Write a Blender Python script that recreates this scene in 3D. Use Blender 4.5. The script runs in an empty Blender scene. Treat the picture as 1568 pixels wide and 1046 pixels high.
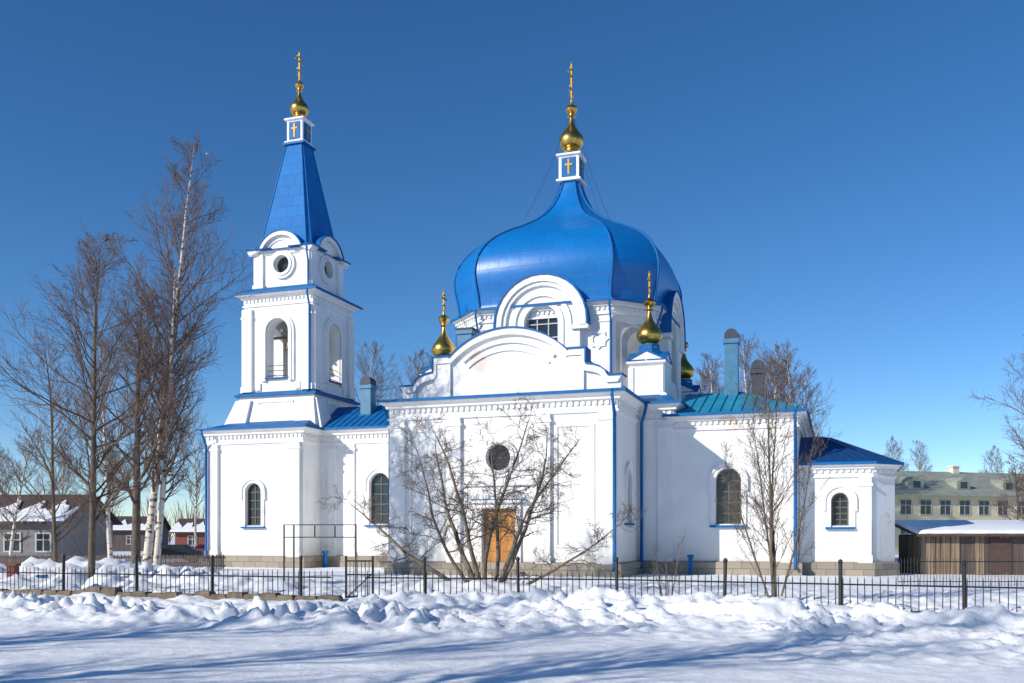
import bpy, bmesh, math, random
from math import sin, cos, pi, radians, sqrt, atan2
from mathutils import Vector, Matrix, noise
random.seed(7)
scene = bpy.context.scene
F = 1450.0; HZ = 820.0; EYE = 2.1
def P(px, depth, z=0.0):
    return ((px-784)/F*depth, depth, z)
# ---------------------------------------------------------------- materials
def new_mat(name):
    m = bpy.data.materials.new(name); m.use_nodes = True
    nt = m.node_tree; b = nt.nodes['Principled BSDF']
    return m, nt, b
def N(nt, t, **kw):
    n = nt.nodes.new(t)
    for k, v in kw.items(): setattr(n, k, v)
    return n
def simple(name, col, rough=0.6, metal=0.0, var=0.15, scale=3.0, bump=0.0, bscale=20.0, coords='Object', col2=None, spec=None):
    m, nt, b = new_mat(name)
    tc = N(nt, 'ShaderNodeTexCoord')
    nz = N(nt, 'ShaderNodeTexNoise'); nz.inputs['Scale'].default_value = scale; nz.inputs['Detail'].default_value = 6
    nt.links.new(tc.outputs[coords], nz.inputs['Vector'])
    cr = N(nt, 'ShaderNodeValToRGB')
    c2 = col2 if col2 else tuple(c*(1-var*2) for c in col)
    cr.color_ramp.elements[0].position = 0.3; cr.color_ramp.elements[1].position = 0.7
    cr.color_ramp.elements[0].color = (*c2, 1); cr.color_ramp.elements[1].color = (*col, 1)
    nt.links.new(nz.outputs['Fac'], cr.inputs['Fac']); nt.links.new(cr.outputs['Color'], b.inputs['Base Color'])
    b.inputs['Roughness'].default_value = rough; b.inputs['Metallic'].default_value = metal
    if spec is not None: b.inputs['Specular IOR Level'].default_value = spec
    if bump > 0:
        n2 = N(nt, 'ShaderNodeTexNoise'); n2.inputs['Scale'].default_value = bscale; n2.inputs['Detail'].default_value = 5
        nt.links.new(tc.outputs[coords], n2.inputs['Vector'])
        bp = N(nt, 'ShaderNodeBump'); bp.inputs['Strength'].default_value = bump; bp.inputs['Distance'].default_value = 0.05
        nt.links.new(n2.outputs['Fac'], bp.inputs['Height']); nt.links.new(bp.outputs['Normal'], b.inputs['Normal'])
    return m
def plaster():
    m, nt, b = new_mat('white_plaster')
    tc = N(nt, 'ShaderNodeTexCoord')
    nz = N(nt, 'ShaderNodeTexNoise'); nz.inputs['Scale'].default_value = 0.5; nz.inputs['Detail'].default_value = 8
    nt.links.new(tc.outputs['Object'], nz.inputs['Vector'])
    cr = N(nt, 'ShaderNodeValToRGB'); e = cr.color_ramp.elements
    e[0].position = 0.3; e[0].color = (0.75, 0.74, 0.725, 1); e[1].position = 0.6; e[1].color = (0.84, 0.83, 0.81, 1)
    nt.links.new(nz.outputs['Fac'], cr.inputs['Fac'])
    mp = N(nt, 'ShaderNodeMapping'); mp.inputs['Scale'].default_value = (2.2, 2.2, 0.22)
    nt.links.new(tc.outputs['Object'], mp.inputs['Vector'])
    n3 = N(nt, 'ShaderNodeTexNoise'); n3.inputs['Scale'].default_value = 1.2; n3.inputs['Detail'].default_value = 7
    nt.links.new(mp.outputs['Vector'], n3.inputs['Vector'])
    c3 = N(nt, 'ShaderNodeValToRGB'); c3.color_ramp.elements[0].position = 0.57; c3.color_ramp.elements[1].position = 0.8
    c3.color_ramp.elements[0].color = (0, 0, 0, 1); c3.color_ramp.elements[1].color = (0.5, 0.5, 0.5, 1)
    nt.links.new(n3.outputs['Fac'], c3.inputs['Fac'])
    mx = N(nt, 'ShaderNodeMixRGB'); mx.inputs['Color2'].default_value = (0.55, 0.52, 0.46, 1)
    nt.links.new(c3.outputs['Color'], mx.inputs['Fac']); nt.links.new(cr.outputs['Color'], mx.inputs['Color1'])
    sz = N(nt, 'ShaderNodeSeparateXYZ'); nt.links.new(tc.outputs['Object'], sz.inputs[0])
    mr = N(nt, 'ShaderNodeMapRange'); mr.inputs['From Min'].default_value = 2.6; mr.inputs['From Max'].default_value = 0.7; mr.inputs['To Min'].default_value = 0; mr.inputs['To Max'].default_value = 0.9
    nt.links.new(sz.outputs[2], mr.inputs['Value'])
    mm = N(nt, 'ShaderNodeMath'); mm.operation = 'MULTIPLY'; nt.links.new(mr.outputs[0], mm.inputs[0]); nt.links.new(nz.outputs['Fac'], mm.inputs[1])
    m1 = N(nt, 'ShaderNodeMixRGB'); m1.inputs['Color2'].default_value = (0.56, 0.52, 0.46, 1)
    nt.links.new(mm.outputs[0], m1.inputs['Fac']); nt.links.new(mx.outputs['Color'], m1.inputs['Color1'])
    n4 = N(nt, 'ShaderNodeTexNoise'); n4.inputs['Scale'].default_value = 0.33; n4.inputs['Detail'].default_value = 10; n4.inputs['Roughness'].default_value = 0.65
    nt.links.new(tc.outputs['Object'], n4.inputs['Vector'])
    c4 = N(nt, 'ShaderNodeValToRGB'); c4.color_ramp.elements[0].position = 0.655; c4.color_ramp.elements[1].position = 0.68
    c4.color_ramp.elements[0].color = (0, 0, 0, 1); c4.color_ramp.elements[1].color = (0.6, 0.6, 0.6, 1)
    nt.links.new(n4.outputs['Fac'], c4.inputs['Fac'])
    m2 = N(nt, 'ShaderNodeMixRGB'); m2.inputs['Color2'].default_value = (0.62, 0.46, 0.37, 1)
    nt.links.new(c4.outputs['Color'], m2.inputs['Fac']); nt.links.new(m1.outputs['Color'], m2.inputs['Color1'])
    nt.links.new(m2.outputs['Color'], b.inputs['Base Color'])
    b.inputs['Roughness'].default_value = 0.85
    n2 = N(nt, 'ShaderNodeTexNoise'); n2.inputs['Scale'].default_value = 3; n2.inputs['Detail'].default_value = 8
    nt.links.new(tc.outputs['Object'], n2.inputs['Vector'])
    bp = N(nt, 'ShaderNodeBump'); bp.inputs['Strength'].default_value = 0.35; bp.inputs['Distance'].default_value = 0.05
    nt.links.new(n2.outputs['Fac'], bp.inputs['Height']); nt.links.new(bp.outputs['Normal'], b.inputs['Normal'])
    return m
def sheet(name, c1, c2, bw=1.2, bh=0.7, rough=0.35, bump=0.5, spec=.5):
    m, nt, b = new_mat(name)
    uv = N(nt, 'ShaderNodeUVMap')
    br = N(nt, 'ShaderNodeTexBrick'); br.inputs['Scale'].default_value = 1.0
    br.inputs['Brick Width'].default_value = bw; br.inputs['Row Height'].default_value = bh
    br.inputs['Mortar Size'].default_value = 0.014; br.inputs['Mortar Smooth'].default_value = 0.3
    br.inputs['Color1'].default_value = (*c1, 1); br.inputs['Color2'].default_value = (*c2, 1)
    br.inputs['Mortar'].default_value = tuple(c*0.6 for c in c1)+(1,)
    nt.links.new(uv.outputs['UV'], br.inputs['Vector'])
    nt.links.new(br.outputs['Color'], b.inputs['Base Color'])
    tc = N(nt, 'ShaderNodeTexCoord')
    nz = N(nt, 'ShaderNodeTexNoise'); nz.inputs['Scale'].default_value = 1.3; nz.inputs['Detail'].default_value = 3
    nt.links.new(tc.outputs['Object'], nz.inputs['Vector'])
    ma = N(nt, 'ShaderNodeMath'); ma.operation = 'MULTIPLY_ADD'; ma.inputs[1].default_value = -0.35
    nt.links.new(br.outputs['Fac'], ma.inputs[0]); nt.links.new(nz.outputs['Fac'], ma.inputs[2])
    bp = N(nt, 'ShaderNodeBump'); bp.inputs['Strength'].default_value = bump; bp.inputs['Distance'].default_value = 0.05
    nt.links.new(ma.outputs[0], bp.inputs['Height']); nt.links.new(bp.outputs['Normal'], b.inputs['Normal'])
    b.inputs['Roughness'].default_value = rough; b.inputs['Specular IOR Level'].default_value = spec
    return m
def stone():
    m, nt, b = new_mat('stone_socle')
    tc = N(nt, 'ShaderNodeTexCoord')
    sx = N(nt, 'ShaderNodeSeparateXYZ'); nt.links.new(tc.outputs['Object'], sx.inputs[0])
    ad = N(nt, 'ShaderNodeMath'); ad.operation = 'ADD'; nt.links.new(sx.outputs[0], ad.inputs[0]); nt.links.new(sx.outputs[1], ad.inputs[1])
    cb = N(nt, 'ShaderNodeCombineXYZ'); nt.links.new(ad.outputs[0], cb.inputs[0]); nt.links.new(sx.outputs[2], cb.inputs[1])
    br = N(nt, 'ShaderNodeTexBrick'); br.inputs['Scale'].default_value = 1
    br.inputs['Brick Width'].default_value = 0.9; br.inputs['Row Height'].default_value = 0.38; br.inputs['Mortar Size'].default_value = 0.015
    br.inputs['Color1'].default_value = (0.36, 0.31, 0.24, 1); br.inputs['Color2'].default_value = (0.24, 0.21, 0.17, 1); br.inputs['Mortar'].default_value = (0.12, 0.11, 0.1, 1)
    nt.links.new(cb.outputs[0], br.inputs['Vector']); nt.links.new(br.outputs['Color'], b.inputs['Base Color'])
    b.inputs['Roughness'].default_value = 0.9
    return m
def snow_mat():
    m, nt, b = new_mat('snow')
    tc = N(nt, 'ShaderNodeTexCoord')
    nz = N(nt, 'ShaderNodeTexNoise'); nz.inputs['Scale'].default_value = 0.25; nz.inputs['Detail'].default_value = 6
    nt.links.new(tc.outputs['Object'], nz.inputs['Vector'])
    cr = N(nt, 'ShaderNodeValToRGB'); e = cr.color_ramp.elements
    e[0].position = 0.3; e[0].color = (0.80, 0.82, 0.86, 1); e[1].position = 0.65; e[1].color = (0.90, 0.905, 0.915, 1)
    nt.links.new(nz.outputs['Fac'], cr.inputs['Fac']); nt.links.new(cr.outputs['Color'], b.inputs['Base Color'])
    b.inputs['Roughness'].default_value = 0.6
    n2 = N(nt, 'ShaderNodeTexNoise'); n2.inputs['Scale'].default_value = 4; n2.inputs['Detail'].default_value = 10; n2.inputs['Roughness'].default_value = 0.65
    nt.links.new(tc.outputs['Object'], n2.inputs['Vector'])
    bp = N(nt, 'ShaderNodeBump'); bp.inputs['Strength'].default_value = 0.6; bp.inputs['Distance'].default_value = 0.07
    nt.links.new(n2.outputs['Fac'], bp.inputs['Height']); nt.links.new(bp.outputs['Normal'], b.inputs['Normal'])
    return m
def planks(name, c1, c2):
    m, nt, b = new_mat(name)
    tc = N(nt, 'ShaderNodeTexCoord')
    mp = N(nt, 'ShaderNodeMapping'); mp.inputs['Scale'].default_value = (7, 7, 0.3)
    nt.links.new(tc.outputs['Object'], mp.inputs['Vector'])
    nz = N(nt, 'ShaderNodeTexNoise'); nz.inputs['Scale'].default_value = 1; nz.inputs['Detail'].default_value = 4
    nt.links.new(mp.outputs[0], nz.inputs['Vector'])
    cr = N(nt, 'ShaderNodeValToRGB'); cr.color_ramp.elements[0].position = 0.35; cr.color_ramp.elements[1].position = 0.65
    cr.color_ramp.elements[0].color = (*c1, 1); cr.color_ramp.elements[1].color = (*c2, 1)
    nt.links.new(nz.outputs['Fac'], cr.inputs['Fac']); nt.links.new(cr.outputs['Color'], b.inputs['Base Color'])
    b.inputs['Roughness'].default_value = 0.75
    return m
def birch_bark():
    m, nt, b = new_mat('birch_bark')
    tc = N(nt, 'ShaderNodeTexCoord')
    mp = N(nt, 'ShaderNodeMapping'); mp.inputs['Scale'].default_value = (2, 2, 5)
    nt.links.new(tc.outputs['Object'], mp.inputs['Vector'])
    nz = N(nt, 'ShaderNodeTexNoise'); nz.inputs['Scale'].default_value = 1.5; nz.inputs['Detail'].default_value = 4
    nt.links.new(mp.outputs[0], nz.inputs['Vector'])
    cr = N(nt, 'ShaderNodeValToRGB'); cr.color_ramp.elements[0].position = 0.38; cr.color_ramp.elements[1].position = 0.46
    cr.color_ramp.elements[0].color = (0.10, 0.07, 0.05, 1); cr.color_ramp.elements[1].color = (0.66, 0.58, 0.50, 1)
    nt.links.new(nz.outputs['Fac'], cr.inputs['Fac']); nt.links.new(cr.outputs['Color'], b.inputs['Base Color'])
    b.inputs['Roughness'].default_value = 0.8
    return m
M = {}
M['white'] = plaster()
M['dome'] = sheet('blue_dome_sheet', (0.002, 0.155, 0.47), (0.002, 0.138, 0.42), 1.3, 0.8, 0.38, 0.3, .4)
M['spire'] = sheet('blue_spire_sheet', (0.002, 0.15, 0.44), (0.002, 0.13, 0.40), .9, 0.9, 0.6, 0.3, .2)
M['blue'] = simple('blue_painted_metal', (0.003, 0.13, 0.38), 0.6, 0, 0.12, 1.5, spec=.25)
M['teal'] = simple('teal_roof_metal', (0.02, 0.32, 0.42), 0.5, 0, 0.25, 0.8, col2=(0.01, 0.18, 0.36))
M['navy'] = simple('navy_roof', (0.004, 0.055, 0.19), 0.5, 0, 0.1)
M['dark'] = simple('dark_chimney_sheet', (0.035, 0.045, 0.07), 0.6)
M['chim'] = simple('chimney_metal', (0.05, 0.20, 0.34), 0.5, 0, 0.15, 2)
M['gold'] = simple('gilded_metal', (0.66, 0.42, 0.10), 0.32, 1.0, 0.12, 4)
M['goldm'] = simple('matt_gilding', (0.50, 0.32, 0.07), 0.6, 0.5, 0.12, 4, spec=.2)
M['glass'] = simple('window_glass', (0.03, 0.04, 0.05), 0.08, 0, 0.2, 1)
M['frame'] = simple('window_frame_paint', (0.5, 0.5, 0.48), 0.6)
M['dframe'] = simple('dark_window_frame', (0.13, 0.115, 0.10), 0.6)
M['stone'] = stone()
M['snow'] = snow_mat()
M['door'] = planks('door_wood', (0.36, 0.15, 0.03), (0.56, 0.27, 0.06))
M['plank'] = planks('weathered_planks', (0.13, 0.09, 0.06), (0.33, 0.24, 0.16))
M['dplank'] = planks('dark_planks', (0.06, 0.045, 0.04), (0.13, 0.10, 0.085))
M['iron'] = simple('black_iron', (0.022, 0.02, 0.022), 0.55, 0.0, 0.3, 5)
M['bark'] = simple('dark_bark', (0.16, 0.12, 0.085), 0.9, 0, 0.25, 4, 0.5, 15)
M['barkl'] = simple('grey_bark', (0.21, 0.165, 0.125), 0.9, 0, 0.3, 4, 0.5, 15)
M['birch'] = birch_bark()
M['twig'] = simple('birch_twigs', (0.19, 0.125, 0.095), 0.8, 0, 0.2, 1)
M['twigg'] = simple('grey_twigs', (0.18, 0.135, 0.10), 0.8, 0, 0.2, 1)
M['bronze'] = simple('bell_bronze', (0.25, 0.15, 0.06), 0.4, 0.9)
M['brick'] = simple('red_brick', (0.24, 0.075, 0.05), 0.85, 0, 0.2, 6)
M['cream'] = simple('cream_render', (0.66, 0.58, 0.38), 0.85, 0, 0.08, 1)
M['greyroof'] = simple('grey_green_roof', (0.33, 0.35, 0.29), 0.7, 0, 0.15, 1)
M['brownroof'] = simple('brown_roof', (0.10, 0.06, 0.05), 0.8)
M['greywall'] = simple('grey_wall', (0.22, 0.21, 0.22), 0.85)
M['curb'] = simple('rough_curb_stone', (0.22, 0.17, 0.12), 0.9, 0, 0.3, 3, 0.8, 6)
M['carpaint'] = simple('dark_car_paint', (0.03, 0.03, 0.04), 0.3)
M['carred'] = simple('red_car_paint', (0.25, 0.03, 0.03), 0.3)
M['rubber'] = simple('rubber', (0.02, 0.02, 0.02), 0.8)
M['stain'] = simple('peeled_plaster', (0.66, 0.50, 0.38), 0.9, 0, 0.1, 1.5, col2=(0.76, 0.73, 0.69))

# ---------------------------------------------------------------- mesh builder
class MB:
    def __init__(s): s.v = []; s.f = []
    def add(s, vs, fs):
        o = len(s.v); s.v += [tuple(p) for p in vs]; s.f += [tuple(i+o for i in f) for f in fs]
    def box(s, x0, x1, y0, y1, z0, z1, T=None):
        vs = [(x, y, z) for z in (z0, z1) for x, y in ((x0, y0), (x1, y0), (x1, y1), (x0, y1))]
        if T: vs = [T(*p) for p in vs]
        s.add(vs, [(0, 3, 2, 1), (4, 5, 6, 7), (0, 1, 5, 4), (1, 2, 6, 5), (2, 3, 7, 6), (3, 0, 4, 7)])
    def ext(s, pts, T, d0, d1):
        n = len(pts)
        vs = [T(a, d0, z) for a, z in pts]+[T(a, d1, z) for a, z in pts]
        fs = [tuple(range(n)), tuple(range(2*n-1, n-1, -1))]+[(i, i+n, (i+1) % n+n, (i+1) % n) for i in range(n)]
        s.add(vs, fs)
    def band(s, out, inn, T, d0, d1, closed=False):
        n = len(out)
        vs = [T(a, d1, z) for a, z in out]+[T(a, d1, z) for a, z in inn]+[T(a, d0, z) for a, z in out]+[T(a, d0, z) for a, z in inn]
        fs = []
        for i in range(n if closed else n-1):
            j = (i+1) % n
            fs += [(i, j, n+j, n+i), (i, 2*n+i, 2*n+j, j), (n+i, n+j, 3*n+j, 3*n+i), (2*n+i, 3*n+i, 3*n+j, 2*n+j)]
        if not closed:
            fs += [(0, n, 3*n, 2*n), (n-1, 3*n-1, 4*n-1, 2*n-1)]
        s.add(vs, fs)
    def loft(s, rings, cap0=True, cap1=True):
        n = len(rings[0]); vs = [p for r in rings for p in r]; fs = []
        for k in range(len(rings)-1):
            for i in range(n):
                j = (i+1) % n
                fs.append((k*n+i, k*n+j, (k+1)*n+j, (k+1)*n+i))
        if cap0: fs.append(tuple(range(n-1, -1, -1)))
        if cap1: fs.append(tuple(range((len(rings)-1)*n, len(rings)*n)))
        s.add(vs, fs)
    def lathe(s, cx, cy, prof, n=20):
        s.loft([[(cx+r*cos(2*pi*i/n), cy+r*sin(2*pi*i/n), z) for i in range(n)] for r, z in prof])
    def tube(s, pts, rad, n=6):
        pts = [Vector(p) for p in pts]; rings = []
        rr = rad if isinstance(rad, (list, tuple)) else [rad]*len(pts)
        for i, p in enumerate(pts):
            d = (pts[min(i+1, len(pts)-1)]-pts[max(i-1, 0)])
            if d.length < 1e-9: d = Vector((0, 0, 1))
            d.normalize()
            a = d.cross(Vector((0, 0, 1)) if abs(d.z) < 0.9 else Vector((1, 0, 0))).normalized(); b = d.cross(a)
            rings.append([p+(a*cos(2*pi*k/n)+b*sin(2*pi*k/n))*rr[i] for k in range(n)])
        s.loft(rings)
    def obj(s, name, mat, parent=None, smooth=False, recalc=True):
        me = bpy.data.meshes.new(name); me.from_pydata(s.v, [], s.f); me.update()
        if recalc:
            bm = bmesh.new(); bm.from_mesh(me); bmesh.ops.recalc_face_normals(bm, faces=bm.faces); bm.to_mesh(me); bm.free()
        mats = mat if isinstance(mat, list) else [mat]
        for m in mats: me.materials.append(M[m])
        o = bpy.data.objects.new(name, me); scene.collection.objects.link(o)
        if parent: o.parent = parent
        if smooth:
            for p in me.polygons: p.use_smooth = True
        return o
def empty(name, loc=(0, 0, 0), rz=0):
    e = bpy.data.objects.new(name, None); scene.collection.objects.link(e); e.location = loc; e.rotation_euler = (0, 0, rz); return e
def offs(poly, d):
    n = len(poly); out = []
    for i in range(n):
        p0 = Vector(poly[i-1]); p1 = Vector(poly[i]); p2 = Vector(poly[(i+1) % n])
        e1 = (p1-p0).normalized(); e2 = (p2-p1).normalized()
        n1 = Vector((e1.y, -e1.x)); n2 = Vector((e2.y, -e2.x))
        b = n1+n2; k = d/(1+n1.dot(n2))
        out.append((p1.x+b.x*k, p1.y+b.y*k))
    return out
def prof_loft(mb, poly, prof, cap0=False, cap1=False):
    mb.loft([[(x, y, z) for x, y in offs(poly, d)] for d, z in prof], cap0, cap1)
def arch(hw, z0, zs, n=12, R=None):
    pts = [(-hw, z0), (hw, z0)]
    for i in range(n+1):
        t = pi*i/n; pts.append((hw*cos(t), zs+hw*sin(t)))
    return pts
def arc_open(hw, z0, zs, n=16):
    return [(hw, z0)]+[(hw*cos(pi*i/n), zs+hw*sin(pi*i/n)) for i in range(n+1)]+[(-hw, z0)]
def circ(r, zc, n=28): return [(r*cos(2*pi*i/n), zc+r*sin(2*pi*i/n)) for i in range(n)]
def wallT(ox, oy, ang):
    ca, sa = cos(ang), sin(ang)
    return lambda a, d, z: (ox+a*ca+d*sa, oy+a*sa-d*ca, z)
def shift(T, a0, d0=0): return lambda a, d, z: T(a+a0, d+d0, z)
def boolean(obj, cutters):
    par = obj.parent; obj.parent = None
    for c in cutters:
        co = c.obj('cut', 'white')
        md = obj.modifiers.new('b', 'BOOLEAN'); md.operation = 'DIFFERENCE'; md.solver = 'EXACT'; md.object = co
        bpy.context.view_layer.update()
        dg = bpy.context.evaluated_depsgraph_get(); dg.update()
        me = bpy.data.meshes.new_from_object(obj.evaluated_get(dg))
        obj.modifiers.clear(); obj.data = me
        bpy.data.objects.remove(co)
    obj.parent = par

# ---------------------------------------------------------------- church
PSI = radians(19)
C = empty('orthodox_church', (3.83, 61.04, 0), -PSI)
trim = MB(); blue = MB(); glass = MB(); frm = MB(); dfrm = MB(); gold = MB(); crs = MB(); stn = MB(); pipes = MB(); frieze = MB(); chains = MB()
def cornice(poly, z, k=1.0, bl=True, proj=0.45):
    prof_loft(trim, poly, [(0.002, z-1.0*k), (0.10, z-0.98*k), (0.10, z-0.86*k), (0.015, z-0.84*k), (0.015, z-0.42*k), (0.18, z-0.36*k), (0.20, z-0.24*k), (proj*.8, z-0.14*k), (proj, z-0.1*k), (proj, z)], False, True)
    if bl: prof_loft(blue, poly, [(proj-0.05, z-0.05), (proj+0.08, z-0.06), (proj+0.08, z+0.08), (proj-0.3, z+0.13)], False, True)
    n = len(poly)
    for i in range(n):
        p = Vector(poly[i]); q = Vector(poly[(i+1) % n]); L = (q-p).length; e = (q-p).normalized(); nn = Vector((e.y, -e.x))
        m = max(1, int(L/0.3))
        if nn.y > 0.5: continue
        T = wallT(p.x, p.y, atan2(e.y, e.x))
        for j in range(m):
            a = (j+0.5)*L/m
            frieze.box(a-0.07, a+0.07, 0.0, 0.11, z-0.62*k, z-0.43*k, T)
def window(T, z0, zs, hw, cut, white=True, surround=0.25, depth=0.32, sill=True, bars=(2, 4)):
    c = MB(); c.ext(arch(hw, z0, zs), T, -depth, 0.4); cut.append(c)
    glass.ext(arch(hw+0.05, z0-0.05, zs), T, -depth-0.03, -depth+0.05)
    f = frm if white else dfrm
    f.band(arc_open(hw+.01, z0, zs), arc_open(hw-0.08, z0, zs), T, -depth+0.05, -depth+0.12)
    nb, nh = bars
    for i in range(1, nb):
        a = -hw+2*hw*i/nb; top = zs+sqrt(max(0, hw*hw-a*a))
        f.box(a-0.03, a+0.03, -depth+0.05, -depth+0.10, z0, top-0.03, T)
    for j in range(0, nh+1):
        z = z0+(zs-z0)*j/nh; f.box(-hw, hw, -depth+0.05, -depth+0.095+0.003*j, z-0.03+(0.04 if j == 0 else 0), z+0.03+(0.04 if j == 0 else 0), T)
    if surround:
        trim.band(arc_open(hw+surround, z0-0.1, zs), arc_open(hw+0.03, z0-0.1, zs), T, 0.0, 0.10)
        trim.band(arc_open(hw+surround+0.10, zs-0.5, zs), arc_open(hw+surround-0.02, zs-0.5, zs), T, 0.0, 0.17)
    if sill: blue.box(-hw-0.3, hw+0.3, -0.1, 0.2, z0-0.18, z0-0.07, T)

body = [(-23.75, -5.6), (-16.4, -5.6), (-16.4, -3.4), (-8.0, -3.4), (-8.0, -8.8), (-6.1, -8.8), (-6.1, -13.8), (6.1, -13.8), (6.1, -8.8), (8.0, -8.8),
        (8.0, 8.8), (6.1, 8.8), (6.1, 13.8), (-6.1, 13.8), (-6.1, 8.8), (-8.0, 8.8), (-8.0, 3.4), (-16.4, 3.4), (-16.4, 5.6), (-23.75, 5.6)]
ZB = 9.12
def walls(name, poly, z0, z1, cuts):
    m = MB(); m.loft([[(x, y, z0) for x, y in poly], [(x, y, z1) for x, y in poly]])
    o = m.obj(name, 'white', C); boolean(o, cuts); return o
cuts = []
S = lambda u, v: wallT(u, v, 0.0)
window(S(-20.1, -5.6), 2.75, 4.95, 0.58, cuts, False)
window(S(-12.0, -3.4), 2.85, 5.45, 0.72, cuts, False)
window(wallT(6.1, -11.3, pi/2), 2.8, 5.0, 0.5, cuts, False)
window(wallT(-6.1, -11.3, -pi/2), 2.8, 5.0, 0.5, cuts, False)
Tp = S(0, -13.8)
c = MB(); c.ext(circ(0.66, 6.05), Tp, -0.35, 0.4); cuts.append(c)
glass.ext(circ(0.70, 6.05), Tp, -0.4, -0.3); trim.band(circ(1.0, 6.05), circ(0.69, 6.05), Tp, 0, 0.12, True); trim.band(circ(0.86, 6.05), circ(0.67, 6.05), Tp, -0.05, 0.18, True)
for a in (0, pi/4, pi/2, 3*pi/4):
    ca, sa = cos(a)*.66, sin(a)*.66; dfrm.tube([Tp(-ca, -.27, 6.05-sa), Tp(ca, -.27, 6.05+sa)], 0.025, 4)
c = MB(); c.ext([(-0.88, 0.2), (0.88, 0.2), (0.88, 3.45), (-0.88, 3.45)], Tp, -0.3, 0.4); cuts.append(c)
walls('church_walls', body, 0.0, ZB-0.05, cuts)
cornice(body, ZB)
d = MB()
for sgn in (-1, 1):
    d.box(sgn*0.44-0.425, sgn*0.44+0.425, -0.3, -0.2, 0.22, 2.75, Tp)
    for z in (0.4, 1.3, 2.05):
        d.box(sgn*0.44-0.32, sgn*0.44+0.32, -0.2, -0.17, z, z+0.6, Tp)
d.box(-0.86, 0.86, -0.3, -0.21, 2.82, 3.44, Tp); d.box(-0.87, 0.87, -0.28, -0.14, 2.74, 2.83, Tp)
d.obj('portal_door', 'door', C)
trim.band([(1.2, .76), (1.2, 3.75), (-1.2, 3.75), (-1.2, .76)], [(.9, .76), (.9, 3.48), (-.9, 3.48), (-.9, .76)], Tp, 0, 0.12)
trim.box(-1.45, 1.45, 0, 0.3, 3.75, 3.9, Tp); blue.box(-1.5, 1.5, 0, 0.34, 3.9, 3.94, Tp)
trim.box(-1.9, 1.9, 0, 0.14, 4.62, 4.8, Tp)
def pil(T, a0, a1, z1, z0=0.7, d=0.2):
    trim.box(a0, a1, -0.01, d, z0, z1, T); trim.box(a0-0.06, a1+0.06, -0.01, d+0.06, z1-0.45, z1-0.3, T); trim.box(a0-0.05, a1+0.05, -0.01, d+0.05, z0, z0+0.4, T)
for a0, a1 in ((-6.05, -5.2), (-2.75, -2.05), (2.05, 2.75), (5.2, 6.05)): pil(Tp, a0, a1, ZB-0.95)
for sgn in (-1, 1):
    trim.band([(sgn*3.98+1.0, 1.5), (sgn*3.98+1.0, 7.6), (sgn*3.98-1.0, 7.6), (sgn*3.98-1.0, 1.5)], [(sgn*3.98+.88, 1.62), (sgn*3.98+.88, 7.48), (sgn*3.98-.88, 7.48), (sgn*3.98-.88, 1.62)], Tp, 0, 0.06, True)
for a0, a1 in ((-3.6, -2.7), (2.7, 3.55)): pil(S(-20.1, -5.6), a0, a1, ZB-0.95)
pil(S(0, -3.4), -15.8, -15.2, ZB-0.95, d=.12); pil(S(0, -3.4), -10.4, -9.7, ZB-0.95, d=.12); pil(S(0, -3.4), -14.4, -13.8, ZB-0.95, d=.12)
pil(S(0, -8.8), 7.2, 7.95, ZB-0.95, d=.12)
prof_loft(stn, body, [(0.24, -0.3), (0.24, 0.68), (0.10, 0.76), (0.0, 0.762)])
alt = [(8.0, -8.6), (14.3, -8.6), (14.3, 8.6), (8.0, 8.6)]
ZA = 8.42
cuts = []
window(S(10.85, -8.6), 2.7, 4.95, 0.65, cuts, False)
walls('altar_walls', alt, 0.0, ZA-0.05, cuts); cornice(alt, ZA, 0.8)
pil(S(0, -8.6), 13.5, 14.25, ZA-0.8, d=.12)
prof_loft(stn, alt, [(0.225, -0.3), (0.225, 0.68), (0.09, 0.755), (0.0, 0.757)])
aps = [(14.3, -7.8), (17.9, -7.8), (19.0, -6.7), (19.0, 6.7), (17.9, 7.8), (14.3, 7.8)]
ZP = 5.75
cuts = []
window(S(16.35, -7.8), 2.6, 3.85, 0.42, cuts, False, surround=0.3)
walls('apse_walls', aps, 0.0, ZP-0.05, cuts); cornice(aps, ZP, 0.7, proj=.35)
pil(S(0, -7.8), 17.25, 17.85, ZP-0.7, d=.12); pil(S(0, -7.8), 14.4, 14.9, ZP-0.7, d=.12)
prof_loft(stn, aps, [(0.22, -0.3), (0.22, 0.68), (0.085, 0.75), (0.0, 0.752)])
rf = MB()
z = ZB+0.08
rf.ext([(-3.7, z), (3.7, z), (0, 11.1)], lambda a, d, zz: (d, a, zz), -17.2, -6.0)
rf.loft([[(x, y, z) for x, y in [(-8.2, -9), (8.2, -9), (8.2, 9), (-8.2, 9)]], [(x, y, 10.5) for x, y in [(-5.6, -5.6), (5.6, -5.6), (5.6, 5.6), (-5.6, 5.6)]]])
rf.loft([[(x, y, z) for x, y in [(-24.0, -5.9), (-16.1, -5.9), (-16.1, 5.9), (-24.0, 5.9)]], [(x, y, 10.1) for x, y in [(-22.8, -2.6), (-17.4, -2.6), (-17.4, 2.6), (-22.8, 2.6)]]])
for s_ in (-1, 1):
    rf.loft([[(-6.4, s_*14.1, z), (6.4, s_*14.1, z), (6.4, s_*12.2, z), (-6.4, s_*12.2, z)], [(-6.3, s_*12.6, z+.22), (6.3, s_*12.6, z+.22), (6.3, s_*12.21, z+.22), (-6.3, s_*12.21, z+.22)]])
for i in range(18):
    u = -16+i*.5; rf.tube([(u, -3.7, z+.02), (u, 0, 11.12)], .03, 4)
rf.obj('blue_roofs', 'blue', C)
tr = MB()
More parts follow.
